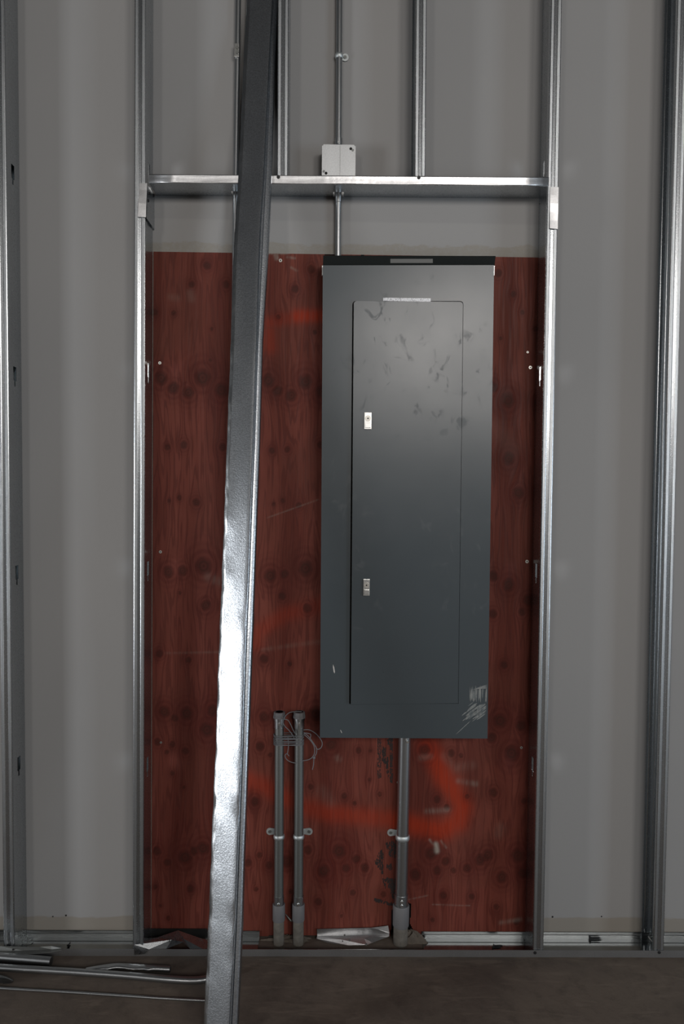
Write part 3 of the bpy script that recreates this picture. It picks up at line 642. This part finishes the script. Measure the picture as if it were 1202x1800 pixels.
loopy([(534, 1291, .055), (540, 1296), (546, 1302), (552, 1312), (552.5, 1324), (548, 1332), (540, 1336), (530, 1337.5), (520, 1341), (510, 1339), (503, 1334), (501, 1328), (504, 1325), (508, 1329)])
loopy([(534, 1289, .055), (541, 1293), (550, 1305), (556, 1315), (556, 1324), (552, 1332), (551, 1344), (549, 1353)])
loopy([(534, 1288, .055), (541, 1289), (546, 1291), (545.5, 1297)])
loopy([(506, 1296, .045), (507, 1310, .05), (506, 1320), (505, 1325)])
bm2 = bmesh.new(); p = at(552, 1332, .05); bmesh.ops.create_icosphere(bm2, subdivisions=2, radius=.0045, matrix=Matrix.Translation(p))
tw = thing('tie_string', 'grey string wound round both conduit stubs with loose loops at the right', 'string', at(508, 1302, .062))
link('winding', bm, WIRE, tw, smooth=True); link('string_knot', bm2, WIRE, tw, smooth=True)

# ---------------------------------------------------------------- mortar rubble
def lump(name, label, cx, cy, sx_, sy_, h, seed):
    r = np.random.default_rng(seed); bm = bmesh.new(); n = 26; rows = []
    for i in range(n+1):
        rr = i/n; row = []
        for k in range(33):
            a = 2*PI*(k % 32)/32; j = 1+.22*math.sin(a*3+seed)+.12*math.sin(a*7+seed*2)
            z = h*(1-rr**2)*(1+.5*math.sin(cx*90+a*5+rr*9+seed)*.6)+(.0025*math.sin(a*13+rr*31)+.002*math.cos(a*23-rr*17))*(1-rr)
            y = min(cy+sy_*rr*j*math.sin(a), PLY-.001); row.append((cx+sx_*rr*j*math.cos(a), y, max(.0008, z)))
        rows.append(row)
    quads(bm, rows); bmesh.ops.remove_doubles(bm, verts=bm.verts, dist=1e-5)
    return tag(link(name, bm, MORTAR, None, smooth=True, loc=(cx, cy, 0)), label, 'mortar')
p = atz(712, 1655, 0); lump('mortar_lump', 'crumbly mortar round the foot of the thick conduit', p.x+.018, .078, .050, .021, .028, 3)
p = atz(508, 1652, 0); lump('mortar_lump', 'low crumbly mortar patch between the feet of the two conduit stubs', p.x, .080, .075, .014, .012, 5)
st = thing('debris_twig', 'bent scrap of tie wire between the two stub couplings', 'wire scrap', at(508, 1617, .07))
bm = bmesh.new(); tube(bm, [at(501, 1606, .075), at(506, 1612, .07), at(511, 1618, .07), at(514, 1619, .072)], [.001, .003, .0035, .0025], 8); link('wire', bm, EMTD, st)

# ---------------------------------------------------------------- leaning channel
# nodes: picture y, left edge x, web right edge x, strip right edge x
LN = [(-60, 437.5, 489, 489.5), (0, 434.2, 485.8, 486.6), (110, 428.5, 476, 482), (200, 424.5, 471.5, 479.5), (310, 419.6, 465.5, 476), (400, 413.2, 463, 472.5), (470, 410, 459.5, 469), (600, 406.5, 453.5, 460.5), (700, 402, 450, 457.5),
      (780, 399.5, 447.3, 455), (900, 395, 442, 450), (1000, 391, 439, 446.2), (1100, 387, 433, 442.5), (1200, 383, 430, 438.5), (1300, 380, 427, 435), (1400, 375.5, 423, 431.5), (1500, 371.5, 419.5, 427.5), (1600, 367.8, 415, 424.5), (1700, 363.3, 409.5, 420), (1800, 358, 405.5, 415), (1860, 355.5, 403, 412)]
WB = .079; rowsF, rowsR, rowsL = [], [], []
for yy, xl, xg, xr in LN:
    zc = None; Yc = -.035
    for _ in range(6):
        z = at((xl+xg)/2, yy, Yc).z; Yc = -.035-(2.30-z)*(.176 if z < 2.3 else .14)
    A = at(xl-1.5, yy, Yc+.02); lo, hi = 0., 1.2         # twist that gives the web its seen width, eased below
    for _ in range(24):
        th = (lo+hi)/2; B = A+Vector((math.cos(th), -math.sin(th), 0))*WB; bx = 601+F_PX*((B-CAM).dot(rt))/((B-CAM).dot(fw))
        if bx > xg: lo = th
        else: hi = th
    th = .35*th+.65*math.radians(22+10*(yy-310)/1490 if yy > 310 else max(6, 22-14*(310-yy)/310))
    B = A+Vector((math.cos(th), -math.sin(th), 0))*WB     # right side turned towards the room
    u = (B-A).normalized(); v = Vector((-u.y, u.x, 0)).normalized()       # v points into the room's back wall
    if v.y < 0: v = -v
    R_ = at(max(xr, 601+F_PX*((B-CAM).dot(rt))/((B-CAM).dot(fw))+5), yy, B.y+.006); R_.z = B.z
    rowsF.append((A, B, u, v, R_, yy))
lc = thing('steel_channel', 'dented galvanized channel leaning against the header in front of the plywood, brightest low down', 'channel', Vector((rowsF[-1][0].x+.03, rowsF[-1][0].y+.03, 0.)))
# extend straight to the floor
def extend(rw):
    a, b = rw[-2], rw[-1]; k = (b[0].z-.001)/(a[0].z-b[0].z); e = lambda i: b[i]+(b[i]-a[i])*k
    return rw+[(e(0), Vector((e(1).x, e(1).y, .001)), b[2], b[3], Vector((e(4).x, e(4).y, .001)), 1900)]
rowsF = extend(rowsF)
for f_ in [rowsF]:
    dense = []
    for a, b in zip(f_[:-1], f_[1:]):
        for k in range(6):
            t_ = k/6; dense.append((a[0].lerp(b[0], t_), a[1].lerp(b[1], t_), a[2].lerp(b[2], t_).normalized(), a[3].lerp(b[3], t_).normalized(), a[4].lerp(b[4], t_), a[5]+(b[5]-a[5])*t_))
    dense.append(f_[-1])
dents = [1088, 1158, 1340, 1418, 1600, 1672]
bm = bmesh.new(); rows = []; lipW = .012
for A, B, u, v, R_, yy in dense:
    w = (B-A).length; dn = sum(.0035*math.exp(-((yy-q_)/7)**2) for q_ in dents); r = []
    cr = .0011*math.sin(yy*.13)+.0012*math.sin(yy*.31+2)
    for k, (s_, dv) in enumerate(((0, .006), (.02, .0012), (.05, 0), (.16, 0), (.6, 0), (.86, 0), (.94, .0), (.985, .0004), (1., .003))):
        p = A+u*(w*s_)+v*(dv+(dn*(.3 if k == 5 else 1) if k in (5, 6, 7) else 0)+(cr if k in (1, 2) else 0)); r.append(p)
    rows.append(r)
quads(bm, rows, lambda j: 1 if j < 3 else 0); link('channel_web', bm, [GALVL, GALVR], lc, smooth=True, solid=.0008)
bm = bmesh.new(); rows = []
for A, B, u, v, R_, yy in dense:
    e_ = R_-B; rows.append([B+v*.003, B+v*.010, B+v*.011+e_*.32, B+e_*.36+v*.002, B+e_*.42+v*.0008, R_-e_*.06, R_+v*.001, R_+v*.009])
quads(bm, rows); link('right_flange', bm, GALVL, lc, smooth=True, solid=.0008)
bm = bmesh.new(); quads(bm, [[A+v*.006, A+v*.016+u*.001, A+v*.030+u*.002] for A, B, u, v, R_, yy in dense]); link('left_flange', bm, GALVL, lc, smooth=True, solid=.0008)

# ---------------------------------------------------------------- scraps on the floor
def scrap(name, label, cat, loc, group=None): return thing(name, label, cat, loc, group)
G1 = 'conduit offcuts on the floor'
r = .0125; a, b = atz(-160, 1670, r), atz(90, 1689.5, r)
s = scrap('conduit_offcut', 'thick short conduit offcut with open end, nearest the floor track', 'conduit', ((a.x+b.x)/2, (a.y+b.y)/2, 0), G1)
bm = bmesh.new(); pipe(bm, a, b, r, 24, inner=.0105); link('pipe', bm, EMT, s, smooth=True)
bm = bmesh.new(); disc(bm, b-(b-a).normalized()*.02, .0105, .001, b-a); link('pipe_bore', bm, DARK, s)
r = .0100; P = [atz(x, y, r) for x, y in ((-200, 1687), (0, 1701), (120, 1708), (220, 1715), (300, 1722), (345, 1723.5), (375, 1718), (415, 1706))]
s = scrap('conduit_offcut', 'long thin conduit on the floor with its right end curving up to the leaning channel', 'conduit', P[3]*1-Vector((0, 0, r)), G1)
bm = bmesh.new(); tube(bm, spline(P, 6), r, 18); link('pipe', bm, EMT, s, smooth=True)
r = .0085; P = [atz(x, y, r) for x, y in ((150, 1706), (175, 1702), (195, 1699), (215, 1698.5), (250, 1700.5), (262, 1702), (299, 1704))]
s = scrap('conduit_offcut', 'conduit offcut with flattened middle lying behind the long conduit', 'conduit', P[3]-Vector((0, 0, r)), G1)
sp2 = spline(P, 5); fl_ = [.55+.25*abs(math.sin(i*.35)) if i < 26 else 1. for i in range(len(sp2))]
bm = bmesh.new(); tube(bm, sp2, r, 18, flat=fl_); link('pipe', bm, EMT, s, smooth=True)
bm = bmesh.new(); disc(bm, sp2[-1], .0075, .0006, sp2[-1]-sp2[-2]); link('pipe_bore', bm, DARK, s)
r = .0035; s = scrap('steel_rod', 'thin steel rod on the floor, nearest the camera', 'rod', atz(180, 1747, 0), None)
bm = bmesh.new(); tube(bm, spline([atz(x, y, r) for x, y in ((-180, 1724), (0, 1737), (120, 1744), (197, 1749), (280, 1754.5), (385, 1760))], 5), r, 12); link('rod', bm, EMT, s, smooth=True)
# crushed track end lying on the front leg
s = scrap('crushed_track_scrap', 'crushed dark track offcut lying against the floor track at the left', 'scrap metal', atz(40, 1678, 0))
bm = bmesh.new(); D = [(-120, 1658, 1672, 1678), (0, 1663, 1672, 1678), (40, 1664, 1671, 1677.5), (70, 1664.5, 1670, 1676), (90, 1663, 1669, 1674), (108, 1662.5, 1667, 1670)]
quads(bm, [[at(x, ya, -.006), at(x, yb, -.012+.003*math.sin(i*2)), at(x, yc, -.030)] for i, (x, ya, yb, yc) in enumerate(D)]); 
for v in bm.verts: v.co.z = max(v.co.z, .002)
link('crushed_channel', bm, EMTD, s, smooth=False, solid=.001)
bm = bmesh.new(); disc(bm, at(23, 1669, -.013), .0028, .001, n=10); link('punched_hole', bm, BLACK, s)
s = scrap('flattened_pipe_end', 'flattened spoon-shaped pipe end at the left edge, between conduit and rod', 'scrap metal', atz(5, 1728, 0))
bm = bmesh.new(); quads(bm, [[atz(-90, 1702, .012), atz(-90, 1712, .02), atz(-90, 1722, .006)], [atz(-8, 1712, .012), atz(-8, 1716, .022), atz(-8, 1727, .005)], [atz(10, 1717, .012), atz(12, 1720, .020), atz(4, 1728, .004)], [atz(22, 1722, .010), atz(24, 1724, .013), atz(22, 1727, .004)]])
link('pipe_end', bm, EMT, s, smooth=True, solid=.002)
bm = bmesh.new(); quads(bm, [[atz(5, 1727, .006), atz(22, 1725, .006)], [atz(5, 1730, .002), atz(20, 1728.5, .002)]]); link('open_mouth', bm, DARK, s, solid=.0004)
# loose screws
def loose(label, x0, y0, x1, y1, z=.0035, grp='loose screws in the track'):
    a, b = atz(x0, y0, z), atz(x1, y1, z); a.y = min(a.y, .085); b.y = min(b.y, .085); s = thing('drywall_screw', label, 'screw', Vector((a.x, a.y, .0017)), grp); bm = bmesh.new(); d = (b-a).normalized()
    L_ = (b-a).length; n = 14; tube(bm, [a+d*L_*i/n for i in range(n+1)], [(.0014 if i % 2 else .0021)*(1 if i < 11 else (n+.4-i)/3.4) for i in range(n+1)], 8); link('shank', bm, BLACK, s)
    bm = bmesh.new(); tube(bm, [a-d*.0015, a, a+d*.003], [.0042, .0042, .0015], 12); link('head', bm, BLACK, s)
loose('upper of two crossed black screws in the track left of the rightmost stud', 1035, 1643.5, 1054, 1645, .010)
loose('lower of two crossed black screws in the track left of the rightmost stud', 1037, 1650, 1057, 1649)
loose('black screw in the floor track by the right plywood stud, the upper of two', 868, 1662, 884, 1661.5)
loose('black screw in the floor track by the right plywood stud, the lower of two', 866, 1665.5, 881, 1664.5)
for x, y, lab in ((37, 1654, 'black screw head-down in the left floor track beside the wire scrap'), (120, 1660, 'small black screw sticking up in the left floor track')): loose(lab, x, y+2, x+4, y-4, .006)
s = thing('tie_wire', 'short bent wire with a loop in the left floor track', 'wire scrap', atz(45, 1655, .002))
bm = bmesh.new(); tube(bm, spline([atz(35, 1657, .004), atz(42, 1653, .01), at(47, 1643, .07), atz(48, 1655, .008), atz(55, 1653, .008), atz(58, 1650, .008), atz(52, 1650, .012), atz(48, 1654, .008)], 6), .0011, 8); link('wire', bm, EMTD, s)
for x, y, r_, lab in ((116, 1609, .0028, 'dark nail head low on the wall between the two left studs'), (971, 1611.5, .0028, 'dark nail head low on the wall right of the plywood'), (1057, 1611, .002, 'tiny nail head low on the wall between the two right studs'), (93, 1611, .002, 'tiny nail head low on the wall near the left stud foot')):
    s = thing('nail', lab, 'nail', at(x, y, WALL), 'nail heads in the wall'); bm = bmesh.new(); disc(bm, at(x, y, WALL), r_, .001, n=10); link('nail_head', bm, BLACK, s)
s = thing('mesh_tape_strip', 'short white scrap stuck in the corner of the rightmost stud foot', 'scrap', at(1142, 1650, .06))
bm = bmesh.new(); tube(bm, [at(1139, 1646, .06), at(1146, 1655, .05)], .0012, 6); link('strip', bm, WHITE, s)
# black marker lines on the right jamb
for P_, lab in (([(947, 358.2), (962, 358)], 'short black pencil-like wire end across the right jamb under the header'), ([(952, 418), (955, 408), (959.5, 395)], 'black curved wire end on the right jamb above the plywood')):
    s = thing('wire_end', lab, 'wire scrap', at(P_[0][0], P_[0][1], .08)); bm = bmesh.new()
    tube(bm, spline([at(a, b, .080-.010*i) for i, (a, b) in enumerate(P_)], 4), .0011, 6); link('wire', bm, BLACK, s)
